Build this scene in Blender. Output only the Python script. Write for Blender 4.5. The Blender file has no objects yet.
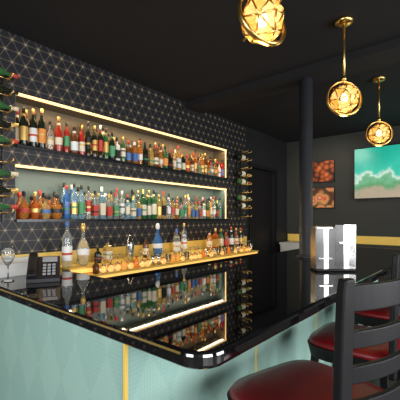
import bpy, bmesh, math, random
from mathutils import Vector, Matrix
random.seed(7)
sc=bpy.context.scene
try:
    sc.view_settings.view_transform='Standard'
except Exception: pass

# ---------------------------------------------------------------- materials
def mat(name,col,rough=.5,metal=0,trans=0,emit=None,es=0,spec=.5,coat=0,ior=1.45,alpha=1):
    m=bpy.data.materials.new(name); m.use_nodes=True
    b=m.node_tree.nodes['Principled BSDF']
    b.inputs['Base Color'].default_value=(*col,1)
    b.inputs['Roughness'].default_value=rough
    b.inputs['Metallic'].default_value=metal
    b.inputs['Transmission Weight'].default_value=trans
    b.inputs['Specular IOR Level'].default_value=spec
    b.inputs['Coat Weight'].default_value=coat
    b.inputs['IOR'].default_value=ior
    b.inputs['Alpha'].default_value=alpha
    if emit:
        b.inputs['Emission Color'].default_value=(*emit,1)
        b.inputs['Emission Strength'].default_value=es
    return m
class NG:
    def __init__(s,m): s.t=m.node_tree; s.n=s.t.nodes; s.l=s.t.links
    def new(s,k,**kw):
        n=s.n.new(k)
        for a,b in kw.items(): setattr(n,a,b)
        return n
    def m(s,op,a,b=None,c=None):
        n=s.n.new('ShaderNodeMath'); n.operation=op
        for i,v in enumerate((a,b,c)):
            if v is None: continue
            if isinstance(v,(int,float)): n.inputs[i].default_value=v
            else: s.l.new(v,n.inputs[i])
        return n.outputs[0]
    def xyz(s):
        tc=s.new('ShaderNodeTexCoord'); sp=s.new('ShaderNodeSeparateXYZ')
        s.l.new(tc.outputs['Object'],sp.inputs[0]); return sp.outputs, tc.outputs['Object']
    def mix(s,f,a,b):
        n=s.new('ShaderNodeMix',data_type='RGBA')
        if isinstance(f,(int,float)): n.inputs[0].default_value=f
        else: s.l.new(f,n.inputs[0])
        for i,v in ((6,a),(7,b)):
            if isinstance(v,tuple): n.inputs[i].default_value=(*v,1)
            else: s.l.new(v,n.inputs[i])
        return n.outputs[2]
    def noise(s,vec,scale,det=3):
        n=s.new('ShaderNodeTexNoise'); n.inputs['Scale'].default_value=scale; n.inputs['Detail'].default_value=det
        s.l.new(vec,n.inputs['Vector']); return n.outputs[0]
    def ramp(s,f,stops,const=False):
        n=s.new('ShaderNodeValToRGB'); r=n.color_ramp
        if const: r.interpolation='CONSTANT'
        while len(r.elements)<len(stops): r.elements.new(.5)
        for e,(p,c) in zip(r.elements,stops): e.position=p; e.color=(*c,1)
        s.l.new(f,n.inputs[0]); return n.outputs[0]

def wall_pattern():
    m=mat('black_gold_star_wallpaper',(.01,.01,.012),.5); g=NG(m); o,_=g.xyz()
    u,v=o[0],o[2]; S=.098
    def linefield(a,b,w):
        t=g.m('ADD',g.m('MULTIPLY',u,a/S),g.m('MULTIPLY',v,b/S))
        d=g.m('ABSOLUTE',g.m('SUBTRACT',g.m('FRACT',g.m('ADD',t,.5)),.5))
        return g.m('LESS_THAN',d,w), d
    c=math.cos(math.pi/6)
    l1,d1=linefield(0,1/c,.026); l2,d2=linefield(1,.5/c,.026); l3,d3=linefield(-1,.5/c,.026)
    lines=g.m('MAXIMUM',g.m('MAXIMUM',l1,l2),l3)
    def med(a,b,w):
        return linefield(a,b,w)[0]
    md=g.m('MAXIMUM',g.m('MAXIMUM',med(2,0,.035),med(1,1.5/c,.035)),med(-1,1.5/c,.035))
    near=g.m('SUBTRACT',1,g.m('MULTIPLY',g.m('ADD',g.m('ADD',d1,d2),d3),1.15))
    near=g.m('POWER',g.m('MAXIMUM',near,0),2.0)
    k=g.m('ADD',g.m('MULTIPLY',lines,g.m('ADD',g.m('MULTIPLY',near,.42),.22)),g.m('MULTIPLY',md,g.m('MULTIPLY',near,.45)))
    col=g.mix(k,(.006,.007,.012),(.44,.35,.21))
    b=g.n['Principled BSDF']; g.l.new(col,b.inputs['Base Color'])
    return m
def teal_panel():
    m=mat('teal_deco_panel',(.3,.5,.45),.35); g=NG(m); o,vec=g.xyz()
    u=g.m('ADD',o[0],o[1]); v=o[2]
    def tri(x,s):
        return g.m('MULTIPLY',g.m('ABSOLUTE',g.m('SUBTRACT',g.m('FRACT',g.m('DIVIDE',x,s)),.5)),2)
    a=g.m('ADD',tri(u,.22),tri(v,.38))
    rings=g.m('LESS_THAN',g.m('FRACT',g.m('MULTIPLY',a,10)),.35)
    big=g.m('GREATER_THAN',a,1.0)
    dash=g.m('LESS_THAN',g.m('FRACT',g.m('MULTIPLY',v,60)),.6)
    ribs=g.m('LESS_THAN',g.m('FRACT',g.m('MULTIPLY',u,75)),.35)
    c1=g.mix(big,(.34,.57,.50),(.39,.62,.54))
    c2=g.mix(g.m('MULTIPLY',g.m('MULTIPLY',rings,dash),.5),c1,(.60,.70,.56))
    c3=g.mix(g.m('MULTIPLY',ribs,.25),c2,(.22,.43,.40))
    n=g.noise(vec,9); c5=g.mix(g.m('MULTIPLY',n,.3),c3,(.28,.47,.44))
    g.l.new(c5,g.n['Principled BSDF'].inputs['Base Color']); return m
def noisy(name,c1,c2,scale,rough,**k):
    m=mat(name,c1,rough,**k); g=NG(m); o,vec=g.xyz()
    g.l.new(g.mix(g.noise(vec,scale,5),c1,c2),g.n['Principled BSDF'].inputs['Base Color']); return m
M={}
M['wallp']=wall_pattern(); M['teal']=teal_panel()
M['blackpaint']=noisy('black_paint',(.007,.007,.008),(.012,.012,.013),6,.6)
M['ceil']=noisy('black_ceiling_paint',(.007,.007,.0085),(.012,.012,.014),4,.8)
M['farwall']=noisy('charcoal_paint',(.030,.032,.027),(.040,.042,.035),3,.6)
M['floor']=noisy('dark_floor_tile',(.04,.035,.03),(.08,.07,.06),5,.35)
M['white']=noisy('white_paint',(.75,.75,.73),(.65,.65,.62),5,.5)
M['gold']=mat('brushed_gold',(.92,.62,.20),.28,1)
M['goldpaint']=noisy('gold_paint',(.88,.58,.10),(.95,.66,.16),12,.4)
M['slab']=mat('polished_black_granite',(.004,.004,.005),.025,0,spec=1.0,ior=1.75)
m=M['slab'];g=NG(m);o,vec=g.xyz()
g.l.new(g.ramp(g.noise(vec,260,2),[(0,(.003,.003,.004)),(.70,(.005,.005,.006)),(.78,(.05,.05,.05))]),g.n['Principled BSDF'].inputs['Base Color'])
M['blackwood']=noisy('black_stained_wood',(.005,.005,.006),(.009,.009,.010),18,.5,spec=.3)
M['red']=noisy('red_vinyl',(.20,.005,.007),(.13,.004,.006),20,.35)
M['niche1']=noisy('niche_bronze_paint',(.17,.14,.085),(.09,.08,.055),6,.4)
M['niche2']=noisy('niche_teal_paint',(.13,.18,.155),(.08,.12,.11),6,.4)
M['shelf']=mat('black_shelf',(.01,.01,.011),.25)
M['led']=mat('warm_led_strip',(1,.7,.3),.5,emit=(1,.64,.28),es=1.6)
M['amberled']=mat('amber_acrylic',(1,.5,.1),.4,emit=(1,.55,.14),es=1.0)
M['pole']=mat('dark_grey_steel',(.045,.05,.058),.4,.3)
M['steel']=mat('stainless_steel',(.62,.62,.62),.20,1)
M['satin']=mat('brushed_stainless',(.74,.74,.73),.26,1)
M['blackplastic']=mat('black_plastic',(.012,.012,.014),.4)
M['grey']=mat('grey_plastic',(.35,.36,.38),.5)
M['glass']=mat('clear_glass',(.95,.97,.97),.03,trans=.95)
G=dict(clear=mat('bottle_clear',(.85,.9,.88),.05,trans=.85),
 amber=mat('bottle_amber',(.80,.36,.08),.06,trans=.7),
 gold=mat('bottle_gold',(.90,.66,.26),.06,trans=.7),
 cognac=mat('bottle_cognac',(.65,.16,.03),.06,trans=.5),
 brown=mat('bottle_brown',(.16,.06,.02),.08,trans=.2),
 green=mat('bottle_green',(.05,.17,.06),.08,trans=.3),
 dark=mat('bottle_dark',(.012,.018,.012),.08),
 blue=mat('bottle_blue',(.08,.25,.62),.06,trans=.5),
 ltblue=mat('bottle_pale_blue',(.5,.75,.88),.06,trans=.75),
 red=mat('bottle_red',(.5,.04,.025),.08,trans=.3),
 white=mat('bottle_white',(.80,.77,.70),.2))
L=dict(cream=mat('label_cream',(.78,.70,.52),.6),white=mat('label_white',(.82,.82,.8),.6),red=mat('label_red',(.55,.06,.04),.5),
 black=mat('label_black',(.02,.02,.02),.4),gold=mat('label_gold',(.75,.5,.15),.35,.5),orange=mat('label_orange',(.80,.30,.06),.5),
 green=mat('label_green',(.08,.32,.14),.5),blue=mat('label_blue',(.08,.18,.42),.5),yellow=mat('label_yellow',(.82,.62,.14),.5))

# ---------------------------------------------------------------- mesh builder
class MB:
    def __init__(s): s.v=[];s.f=[];s.mi=[];s.sm=[];s.mats=[]
    def mid(s,m):
        if m not in s.mats: s.mats.append(m)
        return s.mats.index(m)
    def add(s,vs,fs,m,smooth=False,T=None):
        b=len(s.v); k=s.mid(m)
        for p in vs:
            p=Vector(p); s.v.append(T@p if T else p)
        for f in fs: s.f.append([i+b for i in f]); s.mi.append(k); s.sm.append(smooth)
    def box(s,x0,x1,y0,y1,z0,z1,m,T=None):
        vs=[(x,y,z) for z in (z0,z1) for y in (y0,y1) for x in (x0,x1)]
        s.add(vs,[(0,2,3,1),(4,5,7,6),(0,1,5,4),(2,6,7,3),(0,4,6,2),(1,3,7,5)],m,False,T)
    def lathe(s,prof,c,m,seg=14,smooth=True,T=None,rot=0,caps=True):
        vs=[];fs=[];n=len(prof)
        for r,z in prof:
            for i in range(seg):
                a=2*math.pi*i/seg+rot; vs.append((c[0]+r*math.cos(a),c[1]+r*math.sin(a),c[2]+z))
        for j in range(n-1):
            for i in range(seg):
                k=(i+1)%seg; fs.append((j*seg+i,j*seg+k,(j+1)*seg+k,(j+1)*seg+i))
        if caps:
            fs.append(tuple(reversed(range(seg)))); fs.append(tuple((n-1)*seg+i for i in range(seg)))
        s.add(vs,fs,m,smooth,T)
    def tube(s,p0,p1,r,m,seg=8,r2=None):
        p0=Vector(p0);p1=Vector(p1);d=p1-p0
        q=d.to_track_quat('Z','Y').to_matrix().to_4x4()
        s.lathe([(r,0),(r2 if r2 else r,d.length)],(0,0,0),m,seg,True,Matrix.Translation(p0)@q)
    def bar(s,p0,p1,w,t,m,side=(1,0,0)):
        p0=Vector(p0);p1=Vector(p1);z=(p1-p0).normalized();x=Vector(side);x=(x-z*x.dot(z)).normalized();y=z.cross(x)
        vs=[p+x*a*w/2+y*b*t/2 for p in(p0,p1) for a,b in((-1,-1),(1,-1),(1,1),(-1,1))]
        s.add(vs,[(3,2,1,0),(4,5,6,7),(0,1,5,4),(1,2,6,5),(2,3,7,6),(3,0,4,7)],m)
    def torus(s,R,r,m,T,S=40,q=8,flat=1):
        vs=[];fs=[]
        for i in range(S):
            a=2*math.pi*i/S
            for j in range(q):
                b=2*math.pi*j/q; vs.append(((R+r*math.cos(b))*math.cos(a),(R+r*math.cos(b))*math.sin(a),r*flat*math.sin(b)))
        for i in range(S):
            for j in range(q):
                fs.append((i*q+j,((i+1)%S)*q+j,((i+1)%S)*q+(j+1)%q,i*q+(j+1)%q))
        s.add(vs,fs,m,True,T)
    def obj(s,name,parent=None,bevel=0):
        me=bpy.data.meshes.new(name); me.from_pydata([tuple(p) for p in s.v],[],s.f)
        for m in s.mats: me.materials.append(m)
        for p,k,q in zip(me.polygons,s.mi,s.sm): p.material_index=k; p.use_smooth=q
        me.update(); o=bpy.data.objects.new(name,me); sc.collection.objects.link(o)
        if parent: o.parent=parent
        if bevel:
            b=o.modifiers.new('b','BEVEL'); b.width=bevel; b.segments=3; b.limit_method='ANGLE'
        return o
def empty(name,loc=(0,0,0)):
    e=bpy.data.objects.new(name,None); e.location=loc; sc.collection.objects.link(e); return e
def boxobj(name,*a,parent=None,bevel=0):
    b=MB(); b.box(*a); return b.obj(name,parent,bevel)

# ---------------------------------------------------------------- room
X0,X1,Y0,W,H=-2.6,5.80,-3.4,2.70,2.85
PE=4.36; D0,D1=4.50,5.32
boxobj('floor',X0-.1,X1+.1,Y0-.1,W+.3,-.1,0,M['floor'])
boxobj('ceiling',X0-.1,X1+.1,Y0-.1,W+.3,H,H+.1,M['ceil'])
NX0,NX1=1.05,3.83; N1=(2.01,2.41); N2=(1.44,1.86)
b=MB(); wp=M['wallp']; D=W+.25
b.box(X0,PE,W,D,0,N2[0]-.02,wp); b.box(X0,NX0,W,D,N2[0]-.02,H,wp); b.box(NX1,PE,W,D,N2[0]-.02,H,wp)
b.box(NX0,NX1,W,D,N2[1]+.0,N1[0]-.02,wp); b.box(NX0,NX1,W,D,N1[1],H,wp)
b.box(NX0,NX1,D-.03,D,N2[0]-.02,1.93,M['niche2']); b.box(NX0,NX1,D-.03,D,1.93,N1[1],M['niche1'])
b.obj('wall_back')
boxobj('wall_back_door_jamb',PE,D0,W,D,0,H,M['blackpaint'])
boxobj('wall_back_corner',D1,X1,W,D,0,H,M['blackpaint'])
boxobj('wall_back_header',D0,D1,W,D,2.25,H,M['blackpaint'])
for i,(a,c) in enumerate((N1,N2)):
    e=empty('lit_bottle_shelf'); nm=M['niche%d'%(i+1)]
    s=MB(); s.box(NX0,NX1,W-.035,D-.03,a-.02,a,M['shelf']); s.obj('shelf_board',e)
    s=MB(); s.box(NX0,NX1,W+.002,D-.03,c-.004,c-.0,nm); s.box(NX0,NX0+.004,W,D-.03,a,c-.004,nm); s.box(NX1-.004,NX1,W,D-.03,a,c-.004,nm); s.obj('niche_liner',e)
    s=MB(); s.box(NX0,NX1,W-.014,W+.006,c-.020,c-.002,M['led']); s.box(NX1-.012,NX1-.004,W-.008,W+.006,a,c-.022,M['led'])
    s.obj('led_strip',e)
    ld=bpy.data.lights.new('niche_led','AREA'); ld.shape='RECTANGLE'; ld.size=NX1-NX0-.05; ld.size_y=.03; ld.energy=9 if i==0 else 10; ld.color=(1,.66,.34) if i==0 else (1,.82,.58)
    lo=bpy.data.objects.new('niche_led_lamp',ld); lo.location=((NX0+NX1)/2,W+.03,c-.012); lo.rotation_euler=(math.radians(-4),0,0); sc.collection.objects.link(lo); lo.parent=e
boxobj('wall_far',X1,X1+.1,Y0,W,0,H,M['farwall'])
boxobj('wall_left',X0-.1,X0,Y0,W,0,H,M['farwall'])
b=MB(); 
b.box(X0,X1,Y0-.1,Y0,0,.7,M['farwall']); b.box(X0,X1,Y0-.1,Y0,2.4,H,M['farwall'])
for a,c in((X0,-1.8),(.8,1.6),(4.4,X1)): b.box(a,c,Y0-.1,Y0,.7,2.4,M['farwall'])
b.obj('wall_front')
for i,(a,c) in enumerate(((-1.8,.8),(1.6,4.4))):  # unseen windows with area lamps, added behind the camera to light the bar
    b=MB(); fr=M['blackpaint']
    b.box(a,c,Y0-.08,Y0-.02,.7,.76,fr); b.box(a,c,Y0-.08,Y0-.02,2.34,2.4,fr)
    for x in (a,(a+c)/2-.025,c-.05): b.box(x,x+.05,Y0-.08,Y0-.02,.76,2.34,fr)
    b.box(a+.05,c-.05,Y0-.055,Y0-.045,.76,2.34,M['glass']); b.obj('window_%d'%(i+1))
    ld=bpy.data.lights.new('daylight','AREA'); ld.shape='RECTANGLE'; ld.size=c-a-.1; ld.size_y=1.55; ld.energy=160; ld.color=(.97,.98,1)
    lo=bpy.data.objects.new('window_daylight',ld); lo.location=((a+c)/2,Y0+.05,1.55); lo.rotation_euler=(math.radians(90),0,0); sc.collection.objects.link(lo)
boxobj('trim_1',X0,PE,W-.018,W,1.04,1.17,M['goldpaint'],bevel=.004)
boxobj('trim_2',X1-.018,X1,Y0,W-.02,1.03,1.16,M['goldpaint'],bevel=.004)
boxobj('baseboard_far',X1-.015,X1,Y0,W-.02,0,.1,M['blackpaint'])
b=MB(); b.box(D0+.005,D1-.005,W+.06,W+.10,0.01,2.245,M['blackwood'])
for z0,z1 in((.2,1.0),(1.15,2.08)): b.box(D0+.12,D1-.12,W+.048,W+.06,z0,z1,M['blackwood'])
b.lathe([(.025,0),(.03,.02),(.02,.05)],(0,0,0),M['gold'],12,True,Matrix.Translation((D0+.07,W+.06,1.02))@Matrix.Rotation(math.pi/2,4,'X'))
b.obj('door_1')
b=MB()
for a,c,z0,z1 in((D0-.06,D0,0,2.31),(D1,D1+.06,0,2.31),(D0,D1,2.25,2.31)): b.box(a,c,W-.02,W,z0,z1,M['blackwood'])
b.obj('trim_3')
b=MB(); b.box(2.97,3.27,Y0,W,H-.07,H,M['ceil']); b.obj('ceiling_beam')
# ---------------------------------------------------------------- bar counter
bar=empty('bar_counter')
BX0,BX1,BY0,BY1=.70,4.7,.564,1.70; LX=1.25; top=1.07; th=.052
def rc(cx,cy,r,a0,a1,n=10):
    return [(cx+r*math.cos(math.radians(a0+(a1-a0)*i/n)),cy+r*math.sin(math.radians(a0+(a1-a0)*i/n))) for i in range(n+1)]
BE=.46
out=rc(BX0+.09,BY0+.09,.09,180,270)+rc(BX1-.09,BE+.09,.09,270,360)+[(BX1,BY1),(LX,BY1),(LX,W-.02),(BX0,W-.02)]
n=len(out); s=MB()
vs=[(x,y,z) for z in(top-th,top) for x,y in out]
s.add(vs,[tuple(reversed(range(n))),tuple(range(n,2*n))]+[(i,(i+1)%n,n+(i+1)%n,n+i) for i in range(n)],M['slab'])
s.obj('countertop',bar,bevel=.014)
s=MB(); s.box(BX0+.02,4.6,.93,1.62,.0,top-th,M['teal']); s.box(BX0+.02,1.19,1.62,W-.02,0,top-th,M['teal']); s.obj('panel_body',bar)
s=MB()
s.box(BX0+.013,BX0+.026,.925,.936,0,top-th,M['goldpaint'])
for x in(1.6,2.5,3.4,4.3): s.box(x,x+.008,.925,.93,0,top-th,M['goldpaint'])
s.obj('gold_strips',bar)
s=MB()
for x in(1.5,2.4,3.3,4.2): s.tube((x,.78,.22),(x,.93,.22),.012,M['gold'])
s.tube((.8,.78,.22),(4.6,.78,.22),.02,M['gold'],12); s.obj('foot_rail',bar)

b=MB(); b.lathe([(.095,0),(.095,.015),(.07,.022),(.062,.03),(.062,H-.07-top)],(3.115,1.255,top),M['pole'],28); b.obj('support_column')

# ---------------------------------------------------------------- back bar
bb=empty('back_bar')
s=MB(); s.box(1.32,4.0,2.24,W-.02,0,.91,M['blackwood']); s.box(1.30,4.05,2.2,W-.02,.91,.95,M['slab']); s.obj('cabinet',bb)
s=MB()
for x in (1.34,1.99,2.64,3.29): s.box(x+.01,x+.62,2.225,2.24,.1,.85,M['blackwood']); s.tube((x+.3,2.21,.72),(x+.45,2.21,.72),.006,M['gold'])
s.obj('cabinet_doors',bb)
s=MB()
s.box(1.32,3.95,2.27,2.38,.95,.998,M['shelf']); s.box(1.31,3.96,2.25,2.38,.998,1.01,M['goldpaint'])
s.box(1.32,3.95,2.262,2.27,.975,.998,M['amberled'])
s.box(1.32,3.95,2.38,2.62,.95,1.05,M['shelf']); s.box(1.31,3.96,2.37,2.62,1.05,1.062,M['goldpaint'])
s.box(1.32,3.95,2.374,2.38,1.015,1.05,M['amberled'])
s.obj('lit_bottle_riser',bb)

# ---------------------------------------------------------------- bottles
def bottle(s,x,y,z,h,r,kind,g,lab,cap):
    c=(x,y,z)
    sg=12; rot=0; sm=True
    if kind=='wine': P=[(.9,0),(1,.02),(1,.58),(.85,.68),(.45,.76),(.36,.82),(.36,.88)]; capr=.40;cz=(.86,1.0);lz=(.15,.5)
    elif kind=='liq': P=[(.92,0),(1,.02),(1,.62),(.85,.70),(.42,.77),(.34,.82),(.34,.89)]; capr=.40;cz=(.88,1.0);lz=(.14,.45)
    elif kind=='tall': P=[(.78,0),(.82,.02),(.84,.66),(.7,.72),(.36,.77),(.32,.89)]; capr=.36;cz=(.87,1.0);lz=(.22,.55)
    elif kind=='dec': P=[(.75,0),(.95,.04),(1.15,.2),(1.2,.35),(1.0,.5),(.55,.6),(.32,.66),(.3,.8)]; capr=.42;cz=(.79,1.0);lz=(.2,.34)
    elif kind=='sq': P=[(1.15,0),(1.22,.02),(1.22,.62),(1.0,.7),(.45,.74),(.4,.86)]; capr=.45;cz=(.85,1.0);lz=(.12,.48);sg=4;rot=math.pi/4;sm=False
    else: P=[(.8,0),(.85,.02),(1.0,.5),(.9,.6),(.4,.72),(.3,.8),(.3,.9)]; capr=.36;cz=(.88,1.0);lz=(.2,.48)
    s.lathe([(a*r,q*h) for a,q in P],c,g,sg,sm,None,rot)
    if kind=='dec':
        s.lathe([(.2*r,.78*h),(.45*r,.83*h),(.5*r,.9*h),(.3*r,.98*h)],c,cap,10)
        s.lathe([(1.19*r,.24*h),(1.24*r,.30*h),(1.22*r,.38*h)],c,lab,12,True,None,0,False)
    else:
        s.lathe([(capr*r,cz[0]*h),(capr*r,cz[1]*h)],c,cap,10,sm)
        k={'sq':1.24,'tap':.97,'tall':.86}.get(kind,1.025)
        k0={'tap':.93}.get(kind,k)
        s.lathe([(k0*r,lz[0]*h),(k*r+.0005,lz[1]*h)],c,lab,sg,sm,None,rot,False)
        q=random.random()
        if q<.4:
            lb=random.choice([L['black'],L['red'],L['gold'],L['green']]); a=random.uniform(.3,.6); z0=lz[0]+(lz[1]-lz[0])*a; 
            s.lathe([(k*r+.001,z0*h),(k*r+.001,(z0+.05)*h)],c,lb,sg,sm,None,rot,False)
        if q>.55 and kind!='sq':
            s.lathe([(.47*r,.765*h),(.40*r,.83*h)],c,lab,10,True,None,0,False)
def row(name,x0,x1,z,zones=None,hmax=.36):
    s=MB()
    for yy,dx in ((W+.17,.03),(W+.108,.0),(W+.035,.015)):
        x=x0+dx
        while x<x1:
            f=(x-x0)/(x1-x0)
            gl,kinds,hs=zones(f)
            g=random.choice(gl); k=random.choice(kinds); h=min(hmax,random.uniform(*hs)); r=random.uniform(.027,.034)
            if k=='dec': h=min(h,.25); r*=1.12
            if k=='sq': r*=.88
            if yy==W+.108:
                if random.random()<.45: x+=.09; continue
                r=min(r,.028)
            lab=L[random.choice(['cream','white','cream','red','black','gold','orange','gold','green','cream','black','blue'] if g!='clear' else ['white','white','blue','red','yellow','cream','green'])]
            cap=random.choice([L['black'],L['gold'],L['red'],L['white'],L['black'],M['gold'],M['blackplastic']])
            bottle(s,x+r,yy+random.uniform(-.004,.004),z+.001,h,r,k,G[g],lab,cap)
            x+=2*r*(1.22 if k in('dec','sq') else 1)+random.uniform(.004,.014)
    return s.obj(name)
def z1(f):
    if f<.08: return ['dark','dark','brown'],['wine'],(.31,.34)
    if f<.2: return ['amber','brown','white','red','clear'],['liq','tap','tall'],(.24,.30)
    if f<.32: return ['dark','green','gold','dark'],['wine','liq','tall'],(.28,.34)
    if f<.6: return ['brown','green','amber','gold','dark','clear','white'],['liq','sq','tap','tall'],(.21,.32)
    return ['amber','cognac','white','brown','clear','gold','red','dark'],['liq','sq','dec','tap','tall'],(.19,.31)
def z2(f):
    if f<.13: return ['cognac','amber','gold'],['dec'],(.20,.25)
    if f<.22: return ['ltblue','clear','blue'],['liq','wine','tall'],(.29,.33)
    if f<.45: return ['clear','gold','clear','ltblue','clear'],['sq','liq','tap','tall'],(.22,.33)
    if f<.6: return ['green','clear','green','gold','clear'],['liq','wine','sq','tall'],(.26,.33)
    return ['clear','gold','amber','green','clear','brown'],['liq','sq','tap','tall'],(.20,.31)
row('liquor_bottles',NX0+.03,NX1-.08,N1[0],zones=z1)
row('liquor_bottles',NX0+.03,NX1-.08,N2[0],zones=z2)
s=MB()
for x,h,r,k,g,cap,lab in ((1.36,.36,.038,'liq','clear',L['blue'],'white'),(1.50,.35,.042,'dec','clear',L['gold'],'white'),(1.64,.13,.03,'liq','dark',L['black'],'black'),(1.74,.2,.033,'sq','gold',L['black'],'cream'),
  (2.34,.34,.044,'dec','blue',L['white'],'white'),(2.18,.2,.03,'liq','brown',L['black'],'cream'),(2.62,.27,.03,'sq','clear',L['blue'],'white'),(2.74,.33,.032,'liq','clear',L['gold'],'white'),
  (3.2,.24,.034,'liq','amber',L['black'],'cream'),(3.32,.26,.034,'sq','cognac',L['gold'],'gold'),(3.44,.25,.032,'wine','green',L['gold'],'cream'),(3.55,.24,.034,'liq','brown',L['black'],'red'),(3.67,.27,.034,'liq','dark',L['red'],'white'),(3.79,.25,.034,'liq','brown',L['gold'],'cream'),(3.9,.25,.034,'liq','dark',L['red'],'gold')):
    bottle(s,x,2.5,1.063,h,r,k,G[g],L[lab],cap)
s.obj('liquor_bottles')
s=MB()
x=1.5
while x<3.9:
    t=random.choice([0,1,2,3,3,3])
    if t==0: s.lathe([(.020,0),(.030,.085),(.028,.085),(.018,.008)],(x,2.315,1.011),M['glass'],12)
    elif t==1: s.lathe([(.024,0),(.008,.04),(.008,.045),(.024,.09)],(x,2.315,1.011),M['steel'],12)
    elif t==3: s.lathe([(.029,0),(.030,.03),(.022,.055),(.004,.065),(.004,.125),(.026,.132),(.026,.135)],(x,2.315,1.011),M['glass'],14)
    else: s.lathe([(.022,0),(.026,.01),(.026,.06),(.012,.08),(.009,.1)],(x,2.315,1.011),G[random.choice(['amber','gold','brown'])],12)
    x+=random.uniform(.064,.072)
s.obj('bar_glasses')
s=MB(); s.lathe([(.032,0),(.034,.01),(.044,.14),(.044,.145),(.03,.19),(.016,.2),(.016,.225),(.01,.23)],(1.95,2.46,1.063),M['steel'],18); s.obj('cocktail_shaker')

# ---------------------------------------------------------------- wall racks
def rack(x,z0,z1,n,left):
    s=MB()
    for dx in(-.05,.05): s.box(x+dx-.006,x+dx+.006,W-.02,W,z0,z1,M['blackplastic'])
    for i in range(n):
        z=z0+(i+.5)*(z1-z0)/n
        for dx in(-.05,.05): s.tube((x+dx,W-.01,z),(x+dx,W-.2,z+.015),.005,M['gold']); s.tube((x+dx,W-.2,z+.015),(x+dx,W-.2,z+.035),.006,M['gold'])
        s.tube((x-.05,W-.12,z+.008),(x+.05,W-.12,z+.008),.004,M['gold'])
        if i in (1,2,4,5,7) or left and i!=3:
            xs=x-.19 if left else x-.14
            T=Matrix.Translation((xs,W-.1,z+.052))@Matrix.Rotation(math.pi/2,4,'Y')
            s.lathe([(.03,0),(.036,.01),(.036,.18),(.015,.23),(.013,.3)],(0,0,0),G['dark' if i%2 else 'green'],12,True,T)
            s.lathe([(.0365,.05),(.0365,.14)],(0,0,0),L['cream'],12,True,T,0,False)
            s.lathe([(.016,.26),(.016,.31)],(0,0,0),L[['red','gold','cream','black'][i%4]],10,True,T)
    s.obj('wall_wine_rack')
rack(.91,1.42,2.5,9,True)
rack(4.14,1.40,2.45,9,False)

# ---------------------------------------------------------------- phone + tray
e=empty('desk_phone',(.95,2.02,top+.001)); e.rotation_euler=(0,0,math.radians(-28))
s=MB(); T=Matrix.Rotation(math.radians(35),4,'X')
s.box(-.09,.09,-.08,.09,0,.025,M['blackplastic'])
s.box(-.09,.09,-.09,.10,-.01,.02,M['blackplastic'],Matrix.Translation((0,.0,.065))@T)
for i in range(4):
    for j in range(3): s.box(-.005+j*.026,.013+j*.026,-.07+i*.026,-.054+i*.026,.02,.026,M['grey'],Matrix.Translation((0,.0,.065))@T)
s.box(-.01,.075,.045,.09,.02,.024,M['grey'],Matrix.Translation((0,.0,.065))@T)
s.obj('base',e,bevel=.004)
s=MB(); Th=Matrix.Translation((-.06,0,.065))@T
s.box(-.02,.02,-.09,.10,.035,.055,M['blackplastic'],Th); s.box(-.024,.024,-.1,-.045,.02,.055,M['blackplastic'],Th); s.box(-.024,.024,.055,.11,.02,.055,M['blackplastic'],Th); s.obj('handset',e,bevel=.006)
s=MB(); x0,x1,y0,y1=.76,1.18,2.30,2.64; s.box(x0,x1,y0,y1,top+.001,top+.008,M['white'])
for a in((x0,x0+.008,y0,y1),(x1-.008,x1,y0,y1),(x0+.008,x1-.008,y0,y0+.008),(x0+.008,x1-.008,y1-.008,y1)): s.box(*a,top+.008,top+.085,M['white'])
s.obj('serving_tray')
s=MB(); s.lathe([(.035,0),(.035,.004),(.004,.01),(.004,.09),(.02,.105),(.036,.14),(.036,.18),(.03,.21),(.028,.21),(.034,.18),(.034,.14),(.016,.108)],(.80,2.16,top+.001),M['glass'],16); s.obj('wine_glass')

# ---------------------------------------------------------------- boxy stainless dispenser with folded front panels
e=empty('stainless_napkin_dispenser',(2.47,.80,top+.001)); e.rotation_euler=(0,0,math.radians(-50))
s=MB(); s.box(-.14,.14,-.07,.07,0,.02,M['blackplastic']); s.box(-.135,.135,-.05,.07,.02,.32,M['satin']); s.obj('body',e,bevel=.008)
s=MB()
xs=[-.14,-.085,-.05,-.008,.0,.055,.095,.14]; ys=[-.060,-.072,-.060,-.074,-.056,-.072,-.062,-.070]
for i in range(7):
    a,c=xs[i],xs[i+1]; p,q=ys[i],ys[i+1]; zt=.305 if i<3 else .33
    s.add([(a,p,.02),(c,q,.02),(c,q,zt),(a,p,zt),(a,-.05,.02),(c,-.05,.02),(c,-.05,zt),(a,-.05,zt)],[(0,1,2,3),(5,4,7,6),(3,2,6,7),(1,0,4,5),(0,3,7,4),(2,1,5,6)],M['satin'] if i!=3 else M['blackplastic'])
s.box(-.12,-.03,-.085,-.07,.09,.10,M['steel']); s.box(.02,.12,-.085,-.07,.20,.21,M['steel'])
s.obj('front_panels',e)

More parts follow.
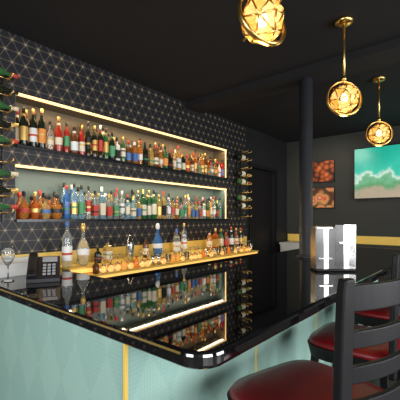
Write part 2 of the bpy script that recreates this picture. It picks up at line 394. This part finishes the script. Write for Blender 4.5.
# ---------------------------------------------------------------- stools
def stool(x,y,ang,hw=1.0,sh=.80):
    e=empty('bar_stool',(x,y,0)); e.rotation_euler=(0,0,math.radians(ang-90))
    bw=M['blackwood']
    s=MB(); N=36
    def se(hx,hy,z,p=.45):
        r=[]
        for i in range(N):
            a=2*math.pi*i/N; c,q=math.cos(a),math.sin(a)
            r.append((hx*math.copysign(abs(c)**p,c),hy*math.copysign(abs(q)**p,q),z))
        return r
    lay=[(.205,.205,sh-.05),(.222,.218,sh-.04),(.228,.222,sh-.02),(.218,.214,sh-.004),(.18,.178,sh+.006),(.10,.10,sh+.010),(.01,.01,sh+.011)]
    vs=[];fs=[]
    for a,c,z in lay: vs+=se(a*hw,c*hw,z)
    for j in range(len(lay)-1):
        for i in range(N): k=(i+1)%N; fs.append((j*N+i,j*N+k,(j+1)*N+k,(j+1)*N+i))
    fs.append(tuple(reversed(range(N)))); fs.append(tuple((len(lay)-1)*N+i for i in range(N)))
    s.add(vs,fs,M['red'],True); s.obj('seat_cushion',e)
    s=MB(); vs=[];fs=[]
    lay=[(.20,.20,sh-.105),(.218,.215,sh-.10),(.234,.228,sh-.034),(.205,.205,sh-.032)]
    for a,c,z in lay: vs+=se(a*hw,c*hw,z)
    for j in range(3):
        for i in range(N): k=(i+1)%N; fs.append((j*N+i,j*N+k,(j+1)*N+k,(j+1)*N+i))
    fs.append(tuple(reversed(range(N)))); fs.append(tuple(3*N+i for i in range(N)))
    s.add(vs,fs,bw,False); s.obj('seat_frame',e)
    for i,(sx,sy) in enumerate(((-1,1),(1,1),(-1,-1),(1,-1))):
        s=MB(); s.bar((sx*.215,sy*.215,0),(sx*.17,sy*.17,sh-.1),.036,.036,bw); s.obj('leg_%d'%(i+1),e,bevel=.005)
    s=MB()
    for z,sy in((.25,1),(.33,-1)):
        w=.215-.045*z/(sh-.09); s.bar((-w,sy*w,z),(w,sy*w,z),.022,.035,bw,(0,1,0))
    for z,sx in((.38,1),(.38,-1)):
        w=.215-.045*z/(sh-.09); s.bar((sx*w,-w,z),(sx*w,w,z),.022,.035,bw,(1,0,0))
    s.obj('foot_rungs',e,bevel=.004)
    def yb(z): t=(z-(sh-.1))/.57; return -.212*hw-.015*t*t
    zt=1.285
    for i,sx in enumerate((-1,1)):
        s=MB(); zs=[sh-.1,.85,.95,1.05,1.15,1.24,zt]
        vs=[];fs=[]
        for z in zs:
            w=.027 if z<zt else .021; y=yb(z); xx=sx*.20
            vs+=[(xx-w,y-.014,z),(xx+w,y-.014,z),(xx+w,y+.014,z),(xx-w,y+.014,z)]
        for j in range(len(zs)-1):
            for k in range(4): fs.append((j*4+k,j*4+(k+1)%4,(j+1)*4+(k+1)%4,(j+1)*4+k))
        fs.append((3,2,1,0)); q=(len(zs)-1)*4; fs.append((q,q+1,q+2,q+3))
        s.add(vs,fs,bw); s.obj('back_post_%d'%(i+1),e,bevel=.006)
    s=MB()
    for z0,z1 in((1.19,1.265),(1.085,1.135),(.985,1.035),(.885,.935)):
        n=10; vs=[];fs=[]
        for i in range(n+1):
            x=-.18+.36*i/n; cv=-.03*(1-(x/.18)**2)
            for z,t in((z0,-.009),(z0,.009),(z1,.009),(z1,-.009)): vs.append((x,yb((z0+z1)/2)+cv+t,z))
        for i in range(n):
            for k in range(4): fs.append((i*4+k,i*4+(k+1)%4,(i+1)*4+(k+1)%4,(i+1)*4+k))
        fs.append((0,1,2,3)); fs.append((n*4+3,n*4+2,n*4+1,n*4))
        s.add(vs,fs,bw)
    s.obj('ladder_slats',e,bevel=.004)
stool(1.222,.462,73,1.16); stool(1.97,.50,88); stool(2.74,.50,91); stool(3.5,.5,89)

# ---------------------------------------------------------------- pendants
M['crystal']=mat('amber_crystal',(1,.62,.18),.1,emit=(1,.48,.07),es=.6,alpha=.5)
M['crystal2']=mat('pale_crystal',(1,.80,.40),.08,emit=(1,.64,.20),es=.8,alpha=.45)
M['bulb']=mat('warm_bulb',(1,.8,.5),.3,emit=(1,.74,.38),es=6)
def pendant(x,y,yaw,tilt=84,R0=.120):
    e=empty('pendant_lamp',(x,y,H))
    s=MB(); s.lathe([(.06,-.001),(.06,-.02),(.045,-.03),(.012,-.034)],(0,0,0),M['gold'],24); s.tube((0,0,-.03),(0,0,-.42),.008,M['gold'],10); s.lathe([(.012,0),(.018,.01),(.012,.04)],(0,0,-.43),M['gold'],12); s.obj('rod_and_canopy',e)
    c=(0,0,-.555); k=R0/.128
    s=MB()
    T=Matrix.Translation(c)@Matrix.Rotation(math.radians(yaw),4,'Z')@Matrix.Rotation(math.radians(tilt),4,'X')
    s.torus(R0,.008,M['gold'],T,56,8,1.7)
    s.tube((0,0,-.41),(0,0,-.45),.006,M['gold']); 
    s.obj('gold_ring',e)
    R=Matrix.Translation(c)@Matrix.Rotation(math.radians(yaw),4,'Z')@Matrix.Rotation(math.radians(28),4,'Y')@Matrix.Rotation(math.radians(62),4,'X')@Matrix.Scale(k,4)
    rings=[(.050,-.085,0),(.100,-.032,30),(.100,.032,0),(.050,.085,30)]
    P=[]
    for r,z,o_ in rings:
        for i in range(6):
            a=math.radians(60*i+o_); P.append(Vector((r*math.cos(a),r*math.sin(a),z)))
    fs=[];ed=set()
    for j in range(3):
        off=[0,30,0,30][j]
        for i in range(6):
            q=(i+1)%6
            a,b_=j*6+i,j*6+q; 
            if off==0: u0,u1=(j+1)*6+i,(j+1)*6+(i-1)%6; fs+= [(a,b_,u0),(a,u0,u1)]
            else: u0,u1=(j+1)*6+q,(j+1)*6+i; fs+=[(a,b_,u0),(a,u0,u1)]
    fs.append(tuple(reversed(range(6)))); fs.append(tuple(range(18,24)))
    for f in fs:
        for q in range(len(f)): ed.add(tuple(sorted((f[q],f[(q+1)%len(f)]))))
    s=MB(); s.add(P,fs[::2],M['crystal'],False,R); s.add(P,fs[1::2],M['crystal2'],False,R); s.obj('crystal_shade',e)
    s=MB()
    for a,b_ in ed: s.tube(R@(P[a]*1.015),R@(P[b_]*1.015),.0042,M['gold'],6)
    s.tube(R@Vector((0,0,.085)),R@Vector((0,0,.125)),.006,M['gold']); s.tube(R@Vector((0,0,-.125)),R@Vector((0,0,-.085)),.006,M['gold'])
    s.obj('gold_cage',e)
    s=MB(); s.lathe([(.008,-.03),(.02,-.02),(.027,0),(.02,.02),(.008,.035)],c,M['bulb'],12); s.obj('bulb',e)
    ld=bpy.data.lights.new('pendant','POINT'); ld.energy=2.6; ld.color=(1,.68,.32); ld.shadow_soft_size=.05
    lo=bpy.data.objects.new('pendant_glow',ld); lo.location=(0,0,-.70); lo.parent=e; sc.collection.objects.link(lo)
pendant(1.26,.70,-22,74,.118); pendant(2.46,.714,-48,84,.122); pendant(3.70,.74,-60,84,.122)

# ---------------------------------------------------------------- tv
e=empty('wall_television')
s=MB(); s.box(5.735,5.78,-.03,1.515,1.75,2.57,M['blackplastic']); s.box(5.78,X1,.4,.9,2.0,2.4,M['blackplastic']); s.obj('casing',e,bevel=.004)
m=mat('tv_picture',(0,0,0),.3); g=NG(m); o,vec=g.xyz()
n1=g.noise(vec,3.6,6); n2=g.noise(vec,18,4)
hgt=g.m('MULTIPLY',g.m('SUBTRACT',2.30,o[2]),1.15)
fld=g.m('ADD',hgt,g.m('MULTIPLY',n1,.8))
base=g.ramp(fld,[(0,(.01,.40,.28)),(.34,(.02,.50,.36)),(.52,(.05,.58,.42)),(.60,(.75,.85,.74)),(.63,(.22,.52,.30)),(.76,(.12,.33,.13)),(.90,(.50,.36,.26))])
col=g.mix(g.m('MULTIPLY',n2,.35),base,(.02,.24,.16))
bs=g.n['Principled BSDF']; g.l.new(col,bs.inputs['Emission Color']); bs.inputs['Emission Strength'].default_value=1.1
s=MB(); s.box(5.732,5.735,-.015,1.50,1.765,2.555,m); s.obj('screen',e)
# ---------------------------------------------------------------- pictures
for i,(z0,z1) in enumerate(((2.07,2.44),(1.62,1.975))):
    m=mat('food_print_%d'%i,(1,1,1),.5); g=NG(m); o,vec=g.xyz()
    v=g.new('ShaderNodeTexVoronoi'); v.inputs['Scale'].default_value=11 if i==0 else 7; g.l.new(vec,v.inputs['Vector'])
    c=g.ramp(v.outputs['Distance'],[(0,(1,.75,.35)),(.22,(.80,.22,.05)),(.5,(.40,.08,.02)),(.7,(.05,.02,.01))] if i==0 else [(0,(1,.85,.6)),(.25,(.75,.12,.05)),(.45,(.85,.42,.15)),(.7,(.12,.04,.02))])
    g.l.new(c,g.n['Principled BSDF'].inputs['Base Color'])
    s=MB(); s.box(X1-.03,X1,1.83,2.209,z0,z1,M['blackpaint']); s.box(X1-.034,X1-.03,1.84,2.199,z0+.01,z1-.01,m); s.obj('food_picture')
s=MB(); s.box(5.36,5.77,2.27,2.62,.02,1.0,M['white']); s.box(5.34,5.77,2.26,2.63,1.0,1.025,M['white']); s.box(5.348,5.36,2.29,2.60,.06,.96,M['white']); s.tube((5.335,2.32,.5),(5.335,2.32,.7),.006,M['steel']); s.obj('white_cabinet')

# ---------------------------------------------------------------- lights
def area(name,loc,target,sx,sy,e,col):
    ld=bpy.data.lights.new(name,'AREA'); ld.shape='RECTANGLE'; ld.size=sx; ld.size_y=sy; ld.energy=e; ld.color=col
    o=bpy.data.objects.new(name,ld); o.location=loc; d=Vector(target)-Vector(loc); o.rotation_euler=d.to_track_quat('-Z','Y').to_euler(); sc.collection.objects.link(o)
area('bar_end_fill',(-2.4,.6,1.6),(1,1.2,.9),1.6,1.4,80,(.97,.98,1))  # fill lamp added to brighten the bar's left end, no opening here
def spot(name,loc,target,e,ang,col):
    ld=bpy.data.lights.new(name,'SPOT'); ld.energy=e; ld.spot_size=math.radians(ang); ld.spot_blend=.8; ld.color=col; ld.shadow_soft_size=.03
    o=bpy.data.objects.new(name,ld); o.location=loc; d=Vector(target)-Vector(loc); o.rotation_euler=d.to_track_quat('-Z','Y').to_euler(); sc.collection.objects.link(o)
spot('far_wall_fill',(4.3,1.7,2.78),(5.8,1.95,1.85),42,75,(1,.88,.72))  # fill lamp added to brighten the food pictures and far wall
spot('back_bar_fill',(3.2,1.5,2.76),(3.6,2.7,1.1),30,80,(1,.82,.6))  # fill lamp added to lift the dim gold trim behind the bottles
w=bpy.data.worlds.new('w'); sc.world=w; w.use_nodes=True; w.node_tree.nodes['Background'].inputs[0].default_value=(.5,.55,.6,1); w.node_tree.nodes['Background'].inputs[1].default_value=.3
cd=bpy.data.cameras.new('cam'); cd.sensor_width=36; cd.lens=29.88; cd.shift_y=.045; cd.clip_start=.02
co=bpy.data.objects.new('camera',cd); co.location=(0,0,1.45); co.rotation_euler=(math.radians(90),0,math.radians(39.64-90)); sc.collection.objects.link(co); sc.camera=co
